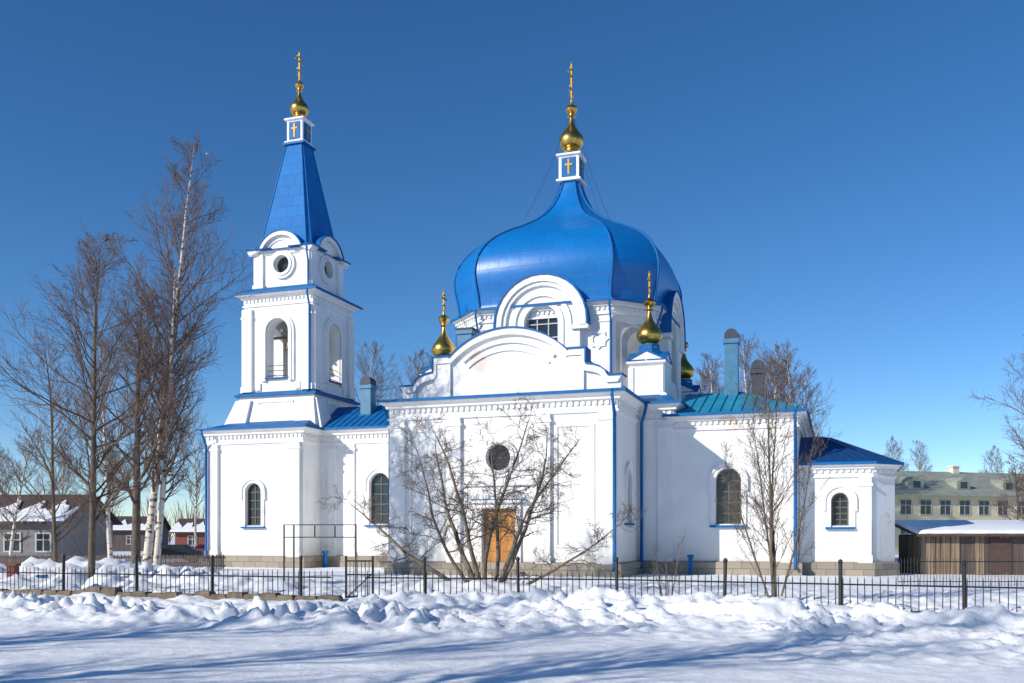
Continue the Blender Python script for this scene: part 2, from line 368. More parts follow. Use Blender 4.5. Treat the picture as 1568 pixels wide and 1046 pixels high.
tr.loft([[(x, y, ZA+.07) for x, y in [(8.0, -8.9), (14.7, -8.9), (14.7, 8.9), (8.0, 8.9)]], [(x, y, 10.2) for x, y in [(8.0, -4.2), (11.2, -4.2), (11.2, 4.2), (8.0, 4.2)]]])
for i in range(12):
    u = 8.2+i*0.55; k = 1.0 if u < 11.2 else (14.7-u)/3.5
    tr.tube([(u, -8.9, ZA+.1), (u, -8.9+4.7*k, ZA+.1+1.72*k)], 0.035, 4)
tr.obj('altar_roof', 'teal', C)
nr = MB()
nr.loft([[(x, y, ZP+.08) for x, y in offs(aps, 0.38)], [(14.31, -4.4, 7.5), (15.3, -4.4, 7.5), (15.9, -3.8, 7.5), (15.9, 3.8, 7.5), (15.3, 4.4, 7.5), (14.31, 4.4, 7.5)]])
for a in range(8):
    x0_ = 14.5+a*.48; nr.tube([(x0_, -8.18, ZP+.1), (14.5+a*.13, -4.4, 7.52)], .025, 4)
nr.obj('apse_roof', 'navy', C)
def attic(T, bm_w, bm_b):
    def prof(e=0.0):
        right = [(5.95+e, 9.2), (5.95+e, 10.0+e), (5.35, 10.0+e), (5.2, 10.25+e), (4.95, 10.45+e), (4.6, 10.58+e), (4.2, 10.65+e), (4.05+e, 10.8+e), (4.05+e, 11.45+e), (3.25, 11.45+e)]
        R = 4.55; zc = 12.75+e-R
        a0 = math.asin(3.25/R)
        arcp = [(R*sin(a0-(2*a0)*i/20), zc+R*cos(a0-(2*a0)*i/20)) for i in range(21)]
        arcp[0] = (3.25, arcp[0][1]); left = [(-a, zz) for a, zz in reversed(right)]
        return right+arcp+left
    p = prof(); bm_w.ext(p, T, -0.7, 0.0)
    bm_w.band(prof(0.12)[1:-1], [(a*0.985, zz-0.22) for a, zz in prof(0)[1:-1]], T, -0.75, 0.22)
    bm_b.band(prof(0.19)[1:-1], prof(0.115)[1:-1], T, -0.8, 0.30)
    for R0, R1, dd in ((4.0, 3.82, .13), (3.55, 3.42, .08)):
        fo = 0.7
        o = [(R0*sin(fo-2*fo*i/20), 8.3+R0*cos(fo-2*fo*i/20)) for i in range(21)]
        n_ = [(R1*sin(fo-2*fo*i/20), 8.3+R1*cos(fo-2*fo*i/20)) for i in range(21)]
        bm_w.band(o, n_, T, -0.01, dd)
    bm_w.box(3.2, 4.1, -0.01, 0.15, 9.2, 11.2, T); bm_w.box(-4.1, -3.2, -0.01, 0.15, 9.2, 11.2, T)
    bm_w.box(5.2, 6.0, -0.01, 0.1, 9.2, 9.8, T); bm_w.box(-6.0, -5.2, -0.01, 0.1, 9.2, 9.8, T)
    q = [(a*0.97, zz-0.15) for a, zz in p]
    bm_b.ext(q, T, -6.8, -0.7)
aw = MB(); ab = MB()
attic(S(0, -12.4), aw, ab); attic(wallT(0, 12.4, pi), aw, ab)
aw.obj('attic_gables', 'white', C); ab.obj('attic_roof', 'blue', C)

# drum
A, Hh = 6.2, 4.05
oct_ = [(-Hh, -A), (Hh, -A), (A, -Hh), (A, Hh), (Hh, A), (-Hh, A), (-A, Hh), (-A, -Hh)]
cuts = []
ZD = 15.45
risal = MB()
def gable(T, k):
    risal.ext(arch(2.35, 9.4, 14.35, 18), T, -.6, 0.34)
    c = MB(); c.ext(arch(1.0, 11.6, 14.45, 14), T, -0.05, 0.6); cuts.append(c)
    glass.ext(arch(1.04, 11.5, 14.45, 14), T, -0.12, -0.03)
    frm.band(arc_open(1.01, 11.6, 14.45), arc_open(.9, 11.6, 14.45), T, -0.03, 0.06)
    for a in (-.34, .34): frm.box(a-.035, a+.035, -.03, .045, 11.6, 15.35, T)
    for i, zz in enumerate((12.2, 12.9, 13.6, 14.4)): frm.box(-.97, .97, -.03, .05, zz-.035, zz+.035, T)
    T2 = shift(T, 0, 0.34)
    def arcs(r, zb): return arc_open(r, zb, 14.4)
    trim.band(arcs(2.75, 14.05), arcs(2.38, 14.05), T2, -2.0, 0.30)
    trim.band(arcs(2.39, 14.05), arcs(2.15, 14.05), T2, -0.1, 0.18)
    trim.band(arcs(1.80, 13.9), arcs(1.55, 13.9), T2, -0.02, 0.12)
    trim.band(arcs(1.35, 11.3), arcs(1.04, 11.3), T2, -0.02, 0.08)
    blue.band(arcs(2.84, 14.15), arcs(2.742, 14.15), T2, -3.6, 0.38)
    for s_ in (-1, 1):
        trim.box(s_*1.98-.35, s_*1.98+.35, -.02, .12, 9.5, 14.0, T2)
        trim.box(s_*2.35-.5, s_*2.35+.5, -.6, .3, 13.88, 14.12, T2)
        for rot in (0, pi/4):
            R0, R1 = .58, .46
            o = [(s_*3.32+R0*cos(rot+pi/4+q*pi/2), 13.3+R0*sin(rot+pi/4+q*pi/2)) for q in range(4)]
            n_ = [(s_*3.32+R1*cos(rot+pi/4+q*pi/2), 13.3+R1*sin(rot+pi/4+q*pi/2)) for q in range(4)]
            trim.band(o, n_, T, 0, .075 if rot else .08, True)
        trim.box(s_*3.4-.6, s_*3.4+.6, 0, .06, 14.3, 14.36, T)
for k in range(4):
    a = k*pi/2; gable(wallT(A*sin(a), -A*cos(a), a), k)
m = MB(); m.loft([[(x, y, 9.3) for x, y in oct_], [(x, y, 15.3) for x, y in oct_]]); dr = m.obj('dome_drum', 'white', C)
ro = risal.obj('drum_gables', 'white', C)
allc = MB()
for c in cuts: allc.add(c.v, c.f)
allc2 = MB(); allc2.v = list(allc.v); allc2.f = list(allc.f)
boolean(ro, [allc]); boolean(dr, [allc2])
cornice(oct_, ZD, 0.75, proj=.4)
pp = MB(); Tc = wallT((Hh+A)/2, -(Hh+A)/2, pi/4)
pp.box(-1.2, 1.2, 0, .02, 11.2, 14.3, Tc); pp.obj('peeled_plaster_patch', 'stain', C)
trim.box(-1.5, -1.25, 0, .1, 10, 14.7, Tc); trim.box(1.25, 1.5, 0, .1, 10, 14.7, Tc)
trim.band(arc_open(1.0, 11.5, 13.2), arc_open(.85, 11.5, 13.2), Tc, 0, .07)
prof = [(1.0, 15.45), (.985, 15.7), (.99, 16.1), (1.0, 16.55), (1.02, 17.15), (1.03, 17.7), (1.02, 18.3), (.99, 18.85), (.94, 19.4), (.865, 19.93), (.775, 20.38), (.67, 20.8), (.555, 21.2), (.445, 21.62), (.35, 22.05), (.27, 22.52), (.205, 23.05), (.155, 23.62), (.12, 24.15), (.098, 24.6), (.085, 24.9)]
def refine(p, k=3):
    out = []
    for i in range(len(p)-1):
        p0 = p[max(i-1, 0)]; p1 = p[i]; p2 = p[i+1]; p3 = p[min(i+2, len(p)-1)]
        for j in range(k):
            t = j/k
            out.append(tuple(0.5*((2*p1[c])+(-p0[c]+p2[c])*t+(2*p0[c]-5*p1[c]+4*p2[c]-p3[c])*t*t+(-p0[c]+3*p1[c]-3*p2[c]+p3[c])*t**3) for c in (0, 1)))
    out.append(p[-1]); return out
pr = refine(prof)
def facet_surface(name, poly, pr, mat, cx=0, cy=0, bulge=0.0, nx=8):
    verts = []; faces = []; uvs = []
    n = len(poly)
    for f in range(n):
        p = Vector(poly[f]); q = Vector(poly[(f+1) % n]); L = (q-p).length; e = (q-p)/L; nn = Vector((e.y, -e.x))
        o = len(verts); s = 0
        for j, (r, z) in enumerate(pr):
            if j: s += sqrt(((pr[j][0]-pr[j-1][0])*6)**2+(pr[j][1]-pr[j-1][1])**2)
            for i in range(nx+1):
                t = i/nx; b = bulge*L*4*t*(1-t)
                w = p.lerp(q, t)*r+nn*b*r
                verts.append((cx+w.x, cy+w.y, z)); uvs.append(((t-.5)*L*r+f*3.3, s))
        for j in range(len(pr)-1):
            for i in range(nx):
                a = o+j*(nx+1)+i; faces.append((a, a+1, a+nx+2, a+nx+1))
    me = bpy.data.meshes.new(name); me.from_pydata(verts, [], faces); me.update()
    ul = me.uv_layers.new(name='UVMap')
    for l in me.loops: ul.data[l.index].uv = uvs[l.vertex_index]
    for p_ in me.polygons: p_.use_smooth = True
    me.materials.append(M[mat]); ob = bpy.data.objects.new(name, me); scene.collection.objects.link(ob); ob.parent = C
    return ob
facet_surface('main_dome', oct_, pr, 'dome', bulge=0.03)
ribs = MB()
for x, y in oct_: ribs.tube([(x*r*1.004, y*r*1.004, z) for r, z in pr], 0.075, 6)
ribs.obj('dome_ribs', 'blue', C, True)

def onion(cx, cy, z, s, cross_h):
    pf = [(.62, 0), (.66, .08), (.45, .2), (.42, .35), (.66, .5), (.80, .75), (.82, .95), (.74, 1.2), (.52, 1.5), (.30, 1.8), (.17, 2.15), (.10, 2.5)]
    pf = refine(pf, 2)
    g = [(r*s, z+h*s) for r, h in pf]; gold.lathe(cx, cy, g, 20)
    zt = z+2.5*s
    gold.lathe(cx, cy, [(.08*s, zt-.02), (.30*s, zt+.04), (.14*s, zt+.1), (.14*s, zt+.2*s), (.34*s, zt+.34*s), (.40*s, zt+.5*s), (.32*s, zt+.68*s), (.1*s, zt+.82*s), (.06*s, zt+1.0*s)], 14)
    zc = zt+.95*s; H = cross_h; t = .03+.015*s
    crs.box(cx-t, cx+t, cy-t, cy+t, zc, zc+H)
    w = H*.27
    crs.box(cx-t*.8, cx+t*.8, cy-w, cy+w, zc+H*.66, zc+H*.66+2*t)
    crs.box(cx-t*.8, cx+t*.8, cy-w*.45, cy+w*.45, zc+H*.83, zc+H*.83+2*t)
    crs.add([(cx+sx*t*.8, cy+yy, zz) for sx in (-1, 1) for yy, zz in ((-w*.55, zc+H*.36), (w*.55, zc+H*.26), (w*.55, zc+H*.26+2*t), (-w*.55, zc+H*.36+2*t))], [(0, 1, 2, 3), (7, 6, 5, 4), (0, 4, 5, 1), (1, 5, 6, 2), (2, 6, 7, 3), (3, 7, 4, 0)])
    for yy in (-w, w): crs.lathe(cx, cy+yy, [(.01, zc+H*.66-.04), (t*1.6, zc+H*.66+t), (.01, zc+H*.66+2*t+.05)], 8)
    crs.lathe(cx, cy, [(.01, zc+H-.02), (t*1.8, zc+H+t), (.01, zc+H+2.2*t+.05)], 8)
    crs.tube([(cx, cy+w*.7*cos(a), zc+H*.16+w*.7*(1+sin(a))-w*.3) for a in [pi+pi*i/8 for i in range(9)]], t*.6, 4)
lant_blue = MB()
def lantern(cx, cy, z, hw, h):
    p = [(cx-hw, cy-hw), (cx+hw, cy-hw), (cx+hw, cy+hw), (cx-hw, cy+hw)]
    prof_loft(trim, p, [(.14, z), (.14, z+.12), (0, z+.2), (0, z+h-.22), (.15, z+h-.12), (.15, z+h)], True, True)
    for k in range(4):
        a = k*pi/2; T = wallT(cx+hw*sin(a), cy-hw*cos(a), a)
        lant_blue.box(-hw*.7, hw*.7, -.02, .05, z+.26, z+h-.28, T)
        zz = z+h*.5
        crs.box(-.06, .06, .05, .08, z+.38, z+h-.4, T); crs.box(-.24, .24, .05, .077, zz+.08, zz+.19, T)
    lant_blue.loft([[(cx+sx*(hw+.17), cy+sy*(hw+.17), z+h+.003) for sx, sy in ((-1, -1), (1, -1), (1, 1), (-1, 1))], [(cx+sx*(hw*.7), cy+sy*(hw*.7), z+h+.15) for sx, sy in ((-1, -1), (1, -1), (1, 1), (-1, 1))]])
lantern(0, 0, 24.75, .66, 1.75)
onion(0, 0, 26.6, .98, 2.5)
for sx, sy in ((-1, -1), (1, -1), (1, 1), (-1, 1)):
    pts = [(sx*t*2.4, sy*t*2.4, 29.6-(29.6-21.95)*t-0.5*sin(pi*t)) for t in [i/8 for i in range(9)]]
    chains.tube(pts, 0.010, 3)
def turret(cx, cy):
    hw = .95
    p = [(cx-hw, cy-hw), (cx+hw, cy-hw), (cx+hw, cy+hw), (cx-hw, cy+hw)]
    blue.loft([[(x, y, 9.3) for x, y in offs(p, .75)], [(x, y, 9.75) for x, y in offs(p, .3)]], False, True)
    prof_loft(trim, p, [(.22, 9.6), (.22, 9.85), (0, 10.0), (0, 11.45), (.14, 11.6), (.14, 11.75)], True, True)
    for k in range(4):
        a = k*pi/2; T = wallT(cx+hw*sin(a), cy-hw*cos(a), a)
        trim.box(-hw, -hw+.25, 0, .06, 10, 11.4, T); trim.box(hw-.25, hw, 0, .063, 10, 11.4, T)
        trim.ext([(-hw-.1, 11.75), (hw+.1, 11.75), (0, 12.25)], T, -.5, .1)
        blue.band([(hw+.2, 11.75), (0, 12.37), (-hw-.2, 11.75)], [(hw+.1, 11.74), (0, 12.25), (-hw-.1, 11.74)], T, -.9, .16)
    blue.loft([[(cx+1.0*cos(pi/8+k*pi/4), cy+1.0*sin(pi/8+k*pi/4), 11.8) for k in range(8)], [(cx+.62*cos(pi/8+k*pi/4), cy+.62*sin(pi/8+k*pi/4), 12.45) for k in range(8)], [(cx+.6*cos(pi/8+k*pi/4), cy+.6*sin(pi/8+k*pi/4), 12.75) for k in range(8)]])
    onion(cx, cy, 12.5, .88, 1.25)
for sx, sy in ((-1, -1), (1, -1), (1, 1), (-1, 1)): turret(sx*6.25, sy*6.25)

# ---------------- bell tower
TU = -20.1
def sq(h): return [(TU-h, -h), (TU+h, -h), (TU+h, h), (TU-h, h)]
def rings4(mb, spec, c0=True, c1=True): mb.loft([[(x, y, z) for x, y in sq(h)] for h, z in spec], c0, c1)
ped = MB()
rings4(ped, [(3.55, 9.2), (3.5, 9.9), (3.0, 11.3), (2.95, 11.75)])
ped.obj('tower_pedestal', 'white', C)
for k in range(4):
    a = k*pi/2
    T = wallT(TU+3.0*sin(a), -3.0*cos(a), a)
    for s_ in (-1, 1):
        xs = sorted((s_*3.05, s_*1.9))
        trim.loft([[T(xs[0]-(.6 if s_ < 0 else 0), .95, 9.3), T(xs[1]+(.6 if s_ > 0 else 0), .95, 9.3), T(xs[1], 0.2, 11.4), T(xs[0], .2, 11.4)],
                   [T(xs[0]-(.6 if s_ < 0 else 0), -.5, 9.3), T(xs[1]+(.6 if s_ > 0 else 0), -.5, 9.3), T(xs[1], -.5, 11.4), T(xs[0], -.5, 11.4)]])
    trim.band([(1.4, 10.0), (1.4, 11.3), (-1.4, 11.3), (-1.4, 10.0)], [(1.28, 10.1), (1.28, 11.2), (-1.28, 11.2), (-1.28, 10.1)], T, -.2, .12, True)
rings4(blue, [(3.05, 11.66), (3.22, 11.66), (3.22, 11.78), (2.8, 12.0)], False, True)
bel = MB(); rings4(bel, [(2.72, 11.9), (2.72, 18.6)]); bo = bel.obj('belfry', 'white', C)
c1 = MB(); c1.ext(arch(.88, 12.85, 16.1), wallT(TU, 0, 0), -4, 4); c2 = MB(); c2.ext(arch(.875, 12.855, 16.1), wallT(TU, 0, pi/2), -4, 4)
c3 = MB(); c3.box(TU-1.9, TU+1.9, -1.9, 1.9, 12.845, 17.6)
boolean(bo, [c3, c1, c2])
for k in range(4):
    a = k*pi/2; T = wallT(TU+2.72*sin(a), -2.72*cos(a), a)
    trim.band(arc_open(1.3, 12.7, 16.1), arc_open(.9, 12.7, 16.1), T, 0, .13)
    trim.band(arc_open(1.12, 12.7, 16.1), arc_open(.9, 12.7, 16.1), T, .05, .19)
    for s_ in (-1, 1):
        trim.box(s_*2.38-.36, s_*2.38+.36, 0, .2, 12.0, 17.75, T); trim.box(s_*2.38-.42, s_*2.38+.42, 0, .26, 12.0, 12.4, T); trim.box(s_*2.38-.40, s_*2.38+.40, 0, .25, 17.1, 17.25, T)
    blue.box(-.95, .95, -.5, .24, 12.86, 12.92, T)
    for j in range(3):
        dfrm.tube([T(-.88, -.15, 13.1+j*.35), T(.88, -.15, 13.1+j*.35)], .025, 4)
    for s_ in (-1, 1): trim.box(s_*1.55-.2, s_*1.55+.2, 0, .11, 12.1, 12.6, T)
cornice(sq(2.72), 18.75, 0.85, proj=.5)
rings4(blue, [(3.2, 18.8), (2.5, 19.25)], False, True)
bl = MB()
for x, y, s_, zz in ((TU, 0, 1.1, 14.2), (TU+.1, -1.5, .6, 15.1), (TU+1.5, 0, .55, 15.2)):
    bl.lathe(x, y, [(.02, zz+1.0*s_), (.2*s_, zz+.98*s_), (.3*s_, zz+.8*s_), (.36*s_, zz+.4*s_), (.5*s_, zz+.1*s_), (.56*s_, zz), (.5*s_, zz)], 18)
    bl.tube([(x, y, zz+.9*s_), (x, y, 16.5)], .03, 5)
bl.obj('bells', 'bronze', C, True)
bm_ = MB(); bm_.tube([(TU-2.3, 0, 16.3), (TU+2.3, 0, 16.3)], .1, 6); bm_.tube([(TU, -2.3, 16.25), (TU, 2.3, 16.25)], .1, 6); bm_.obj('bell_beams', 'plank', C)
h3 = 2.15
up = MB(); rings4(up, [(h3, 19.0), (h3, 21.9)]); uo = up.obj('tower_upper_tier', 'white', C)
cs = MB()
a0_ = math.asin(.42)
for k in range(4):
    a = k*pi/2; T = wallT(TU+h3*sin(a), -h3*cos(a), a)
    cs.ext(circ(.6, 20.85), T, -.35, .5)
    glass.ext(circ(.65, 20.85), T, -.4, -.3)
    for b_ in (0, pi/2): dfrm.tube([T(-.6*cos(b_), -.27, 20.85-.6*sin(b_)), T(.6*cos(b_), -.27, 20.85+.6*sin(b_))], .025, 4)
    trim.band(circ(1.0, 20.85), circ(.63, 20.85), T, -.02, .16, True)
    trim.band(circ(.8, 20.85), circ(.61, 20.85), T, -.1, .23, True)
    for s_ in (-1, 1):
        trim.box(s_*1.85-.34, s_*1.85+.34, 0, .17, 19.2, 21.7, T); trim.box(s_*1.85-.4, s_*1.85+.4, 0, .24, 19.2, 19.55, T)
    R = 1.7; zc = 21.25; zs_ = zc+R*.42
    def kp(e):
        aa = math.asin(min(1, (zs_-zc)/(R+e)))
        pts = [(h3+.35+e, 21.72+e), (h3-.05, 21.8+e)]
        pts += [((R+e)*cos(t), zc+(R+e)*sin(t)) for t in [aa+(pi-2*aa)*i/18 for i in range(19)]]
        pts += [(-h3+.05, 21.8+e), (-h3-.35-e, 21.72+e)]
        return pts
    trim.ext([(h3-.01, 21.6), (h3-.01, 21.78)]+[(R*cos(t), zc+R*sin(t)) for t in [a0_+(pi-2*a0_)*i/18 for i in range(19)]]+[(-h3+.01, 21.78), (-h3+.01, 21.6)], T, -1.2, .1)
    trim.band(kp(.14), kp(-.14), T, -.3, .42)
    trim.band(kp(-.3)[2:-2], kp(-.42)[2:-2], T, 0, .18)
    blue.band(kp(.22), kp(.138), T, -1.4, .5)
boolean(uo, [cs])
rings4(blue, [(h3+.3, 21.85), (h3-.3, 22.3)], False, True)
hs = 2.08; cc = .26
spo = [(-hs+cc, -hs), (hs-cc, -hs), (hs, -hs+cc), (hs, hs-cc), (hs-cc, hs), (-hs+cc, hs), (-hs, hs-cc), (-hs, -hs+cc)]
spr = [(1.08, 22.1), (.97, 22.6)]+[(.97+(.32-.97)*i/6, 22.6+(29.9-22.6)*i/6) for i in range(1, 7)]
facet_surface('tower_spire', spo, spr, 'spire', cx=TU, nx=2)
rb = MB()
for x, y in spo: rb.tube([(TU+x*r, y*r, z) for r, z in spr], .045, 5)
rb.obj('spire_ribs', 'blue', C, True)
rings4(blue, [(.85, 29.75), (.85, 29.9), (.7, 29.95)], True, True)
lantern(TU, 0, 29.9, .62, 1.75)
onion(TU, 0, 31.75, .82, 1.95)
# ---------------- chimneys
ch = MB(); dark = MB()
def chimney(mb, u, v, z0, z1, hw, cap='round'):
    p = [(u-hw, v-hw), (u+hw, v-hw), (u+hw, v+hw), (u-hw, v+hw)]
    prof_loft(mb, p, [(.12, z0), (.12, z0+.25), (0, z0+.35), (0, z1-.3), (.08, z1-.25), (.08, z1)], True, True)
    if cap == 'round':
        dark.ext(arch(hw*1.05, z1+.02, z1+.18, 10), wallT(u, v-hw-.05, 0), -2*hw-.1, 0)
    else: dark.box(u-hw-.12, u+hw+.12, v-hw-.12, v+hw+.12, z1, z1+.1)
chimney(ch, 10.6, -4.6, 9.6, 13.1, .36)
chimney(ch, -14.0, -1.2, 10.0, 12.3, .38)
chimney(ch, -8.9, -2.6, 9.6, 11.4, .3)
chimney(ch, -4.0, -8.1, 11.0, 13.9, .42, 'flat')
ch.obj('metal_chimneys', 'chim', C)
bch = MB(); chimney(bch, 12.0, -4.2, 9.3, 11.4, .32, 'round'); bch.obj('dark_chimney', 'dark', C)
dark.obj('chimney_caps', 'dark', C)
def pipe(u, v, z1, z0=.5, du=0, dv=-.5, r=.085):
    pipes.tube([(u+du, v+dv, z1-.02), (u+du, v+dv, z1-.25), (u, v, z1-1.05), (u, v, z0+.1), (u+.0, v-.25, z0-.1)], r, 8)
pipe(6.02, -14.06, ZB); pipe(6.35, -9.0, ZB, du=.3, dv=-.3); pipe(-6.26, -13.5, ZB, du=-.35, dv=0)
pipe(-23.55, -5.95, ZB); pipe(14.2, -8.85, ZA); pipe(Hh, -A-.12, ZD, 9.8, r=.065, dv=-.35); pipe(A+.1, -Hh, ZD, 9.8, r=.065, du=.3, dv=-.1); pipe(-Hh, -A-.12, ZD, 9.8, r=.065, dv=-.35)
pipe(TU+2.62, -3.0, 18.7, 11.9, r=.07, dv=-.3); pipe(TU+h3, -h3-.25, 21.9, 19.0, r=.06, dv=-.2)
pipes.obj('downpipes', 'blue', C, True); chains.obj('guy_chains', 'iron', C)
blue.obj('blue_flashings', 'blue', C); trim.obj('white_mouldings', 'white', C); frieze.obj('cornice_dentils', 'white', C)
glass.obj('window_panes', 'glass', C); frm.obj('white_window_frames', 'frame', C); dfrm.obj('dark_window_frames', 'dframe', C)
go = gold.obj('gilded_onions', 'gold', C, True); crs.obj('gilded_crosses', 'goldm', C); stn.obj('stone_plinth', 'stone', C); lant_blue.obj('lantern_panels', 'blue', C)
try: go.data.set_sharp_from_angle(angle=radians(40))
except Exception: pass
st = MB(); st.box(-1.6, 1.6, 0, 1.2, 0, .17, Tp); st.box(-1.4, 1.4, 0, .8, .17, .3, Tp); st.obj('portal_steps', 'stone', C)
vb = MB()
for u in (-15.5, 9.0):
    y_ = -4.3 if u < 0 else -9.4
    vb.box(u-.1, u+.1, y_-.1, y_+.1, 0, .95); vb.box(u-.15, u+.15, y_-.15, y_+.15, .95, 1.1)
vb.obj('vent_boxes', 'blue', C)

# ---------------------------------------------------------------- ground
fence_pts = [(-28.0, 36.0), (-14.7, 31.0), (-6.2, 28.2), (-4.6, 27.9), (2.96, 26.6), (10.8, 22.9), (22, 18.0)]
def fence_y(x):
    for (x0, y0), (x1, y1) in zip(fence_pts, fence_pts[1:]):
        if x <= x1: return y0+(y1-y0)*(x-x0)/(x1-x0)
    return fence_pts[-1][1]
def sm(a, b, x):
    t = min(1, max(0, (x-a)/(b-a))); return t*t*(3-2*t)
def gz(x, y):
    if y > 130 or abs(x) > 90 or y < -40: return 0.0
    v = Vector((x, y, 0))
    fy = fence_y(x); dist = fy-y
    big = noise.noise(v*0.12)*0.06
    right = sm(-5.5, -3.0, x)
    n1 = noise.fractal(v*0.6, 0.8, 2.0, 5)
    nb = noise.noise(Vector((x*.33, y*.33, 11)))
    rough = .35+.65*sm(-.2, .3, nb)
    lump = abs(noise.noise(v*1.25+Vector((7, 3, 1))))
    clod = sm(.05, .3, noise.noise(v*2.6+Vector((1, 9, 4))))*.35*rough+max(0, noise.noise(v*4.6+Vector((5, 2, 4)))-.1)*.35*rough
    far = 1-.45*sm(5, 12, x)
    w_ = 1.5+.5*noise.noise(Vector((x*.4, 0, 3)))
    bank = math.exp(-((dist-2.1)/w_)**2)*(0.32+0.36*n1+.20*lump+.42*clod)*(0.30+0.70*right)*far
    bank += math.exp(-((dist-.8)/1.4)**2)*(0.14+.1*n1)
    bl = math.exp(-((dist-6.0)/1.9)**2)*(0.05+0.30*abs(n1)+.15*lump+.5*clod)*(1-.85*sm(-4, 2, x))
    bl2 = math.exp(-((dist-4.6)/1.7)**2)*(0.02+0.16*max(0, n1)+.06*lump+.42*clod)
    z = big+bank+bl+bl2
    if dist < 0:   # yard
        z += (0.08+0.26*abs(n1)*sm(0, 1.5, -dist)+.16*lump+.2*clod)*math.exp(-max(0, -dist-2)/16)
        z += 0.55*math.exp(-((x+9)/2.6)**2-((y-33)/2.5)**2)+0.4*math.exp(-((x+1)/3)**2-((y-31.5)/1.6)**2)+.6*math.exp(-((x+18)/6)**2-((y-38)/3)**2)
        z += sm(-9, -13, x)*math.exp(-((y-36)/4)**2)*(.15+.45*abs(n1)+.2*lump)
    if dist > 6.5:  # flat trodden road with shallow wheel ruts
        k = sm(6.5, 8.5, dist)
        z = z*(1-.7*k)+k*(0.03*noise.noise(Vector((x*0.13, (y+x*.12)*1.7, 5)))+0.012*noise.noise(v*1.4))
        z += 0.03*max(0, noise.fractal(Vector((x*1.1, y*1.4, 9)), .7, 2, 4))
        side = sm(1, 8, x)*math.exp(-((dist-8.5)/2.2)**2)
        z += side*(.05*lump+.3*clod)
    return z
def axis(segs):
    out = []
    for a, b, s in segs:
        n = max(1, int(round((b-a)/s))); out += [a+(b-a)*i/n for i in range(n)]
    out.append(segs[-1][1]); return out
xs = axis([(-2500, -300, 550), (-300, -60, 40), (-60, -22, 1.0), (-22, -16, .3), (-16, 16, .095), (16, 22, .3), (22, 60, 1.0), (60, 300, 40), (300, 2500, 550)])
ys = axis([(-400, -20, 60), (-20, 8, 2), (8, 12, .3), (12, 29, .085), (29, 45, .22), (45, 130, 2.5), (130, 400, 45), (400, 4000, 600)])
gv = [(x, y, gz(x, y)) for y in ys for x in xs]
nx = len(xs)
gf = [(j*nx+i, j*nx+i+1, (j+1)*nx+i+1, (j+1)*nx+i) for j in range(len(ys)-1) for i in range(nx-1)]
g = MB(); g.v = gv; g.f = gf; g.obj('snowy_ground', 'snow', None, True, recalc=False)

# ---------------------------------------------------------------- fence
fe = MB()
def along(pts, step):
    out = []
    for (x0, y0), (x1, y1) in zip(pts, pts[1:]):
        L = sqrt((x1-x0)**2+(y1-y0)**2); n = max(1, int(L/step))
        out += [((x0+(x1-x0)*i/n), (y0+(y1-y0)*i/n)) for i in range(n)]
    return out
FA = along(fence_pts, .05)
def lin(px):
    return min(FA, key=lambda p: abs(784+F*p[0]/p[1]-px))
for x, y in along(fence_pts, .175):
    if -5.3 < x < -4.35: continue
    hgt = 1.0+random.uniform(-.02, .02); a = random.uniform(-.02, .02)
    fe.tube([(x, y, .1), (x+a, y, hgt), (x+a, y, hgt+.09)], [.0135, .0135, .002], 4)
for zz, rr in ((.22, .02), (.86, .02)):
    pl = [p for p in fence_pts if p[0] < -5]+[(-5.35, 28.03)]
    fe.tube([(x, y, zz) for x, y in pl], rr, 4)
    fe.tube([(x, y, zz) for x, y in [(-4.3, 27.85)]+fence_pts[4:]], rr, 4)
for px in (-120, -20, 96, 210, 325, 460, 652, 795, 946, 1110, 1288, 1480, 1690, 1900):
    x, y = lin(px); tilt = random.uniform(-.04, .04)
    fe.tube([(x, y+.03, -.2), (x+tilt, y+.03, 1.38)], .05, 6)
    fe.lathe(x+tilt, y+.03, [(.01, 1.36), (.05, 1.38), (.065, 1.42), (.05, 1.47), (.01, 1.5)], 8)
fe.obj('metal_fence', 'iron')
wg = MB()
xa, ya = P(530, 27.9)[:2]; xb, yb = P(571, 27.9)[:2]
for x in (xa, xb): wg.box(x-.03, x+.03, ya-.03, ya+.03, -.1, 1.5)
for zz in (.3, .95, 1.35): wg.box(xa+.03, xb-.03, ya-.015, ya+.015, zz-.02, zz+.02)
for i in range(1, 7):
    x = xa+(xb-xa)*i/7; wg.tube([(x, ya, .2), (x, ya, 1.34)], .011, 4)
wg.tube([(xa, ya-.02, .25), (xb, ya-.02, 1.0)], .018, 4)
wg.obj('wicket_gate', 'iron')
gfm = MB()
D = 31.0
x0, x1 = P(435, D)[0], P(545, D)[0]
for x in (x0, x1, P(450, D)[0]): gfm.box(x-.022, x+.022, D-.022, D+.022, -.1, 2.1+(820-803)/F*D)
for yy in (803, 822): gfm.box(x0+.023, x1-.023, D-.018, D+.018, 2.1+(820-yy)/F*D-.03, 2.1+(820-yy)/F*D)
for px in (482, 513): gfm.box(P(px, D)[0]-.02, P(px, D)[0]+.02, D-.015, D+.015, 2.1-2/F*D, 2.1+15/F*D)
gfm.obj('gate_frame', 'iron')
kb = MB(); random.seed(3)
kp_ = [(x, y-.35) for x, y in along([(-28, 35.2), (-14.7, 30.2), (-6.2, 27.5), (-4.2, 27.2)], .55)]
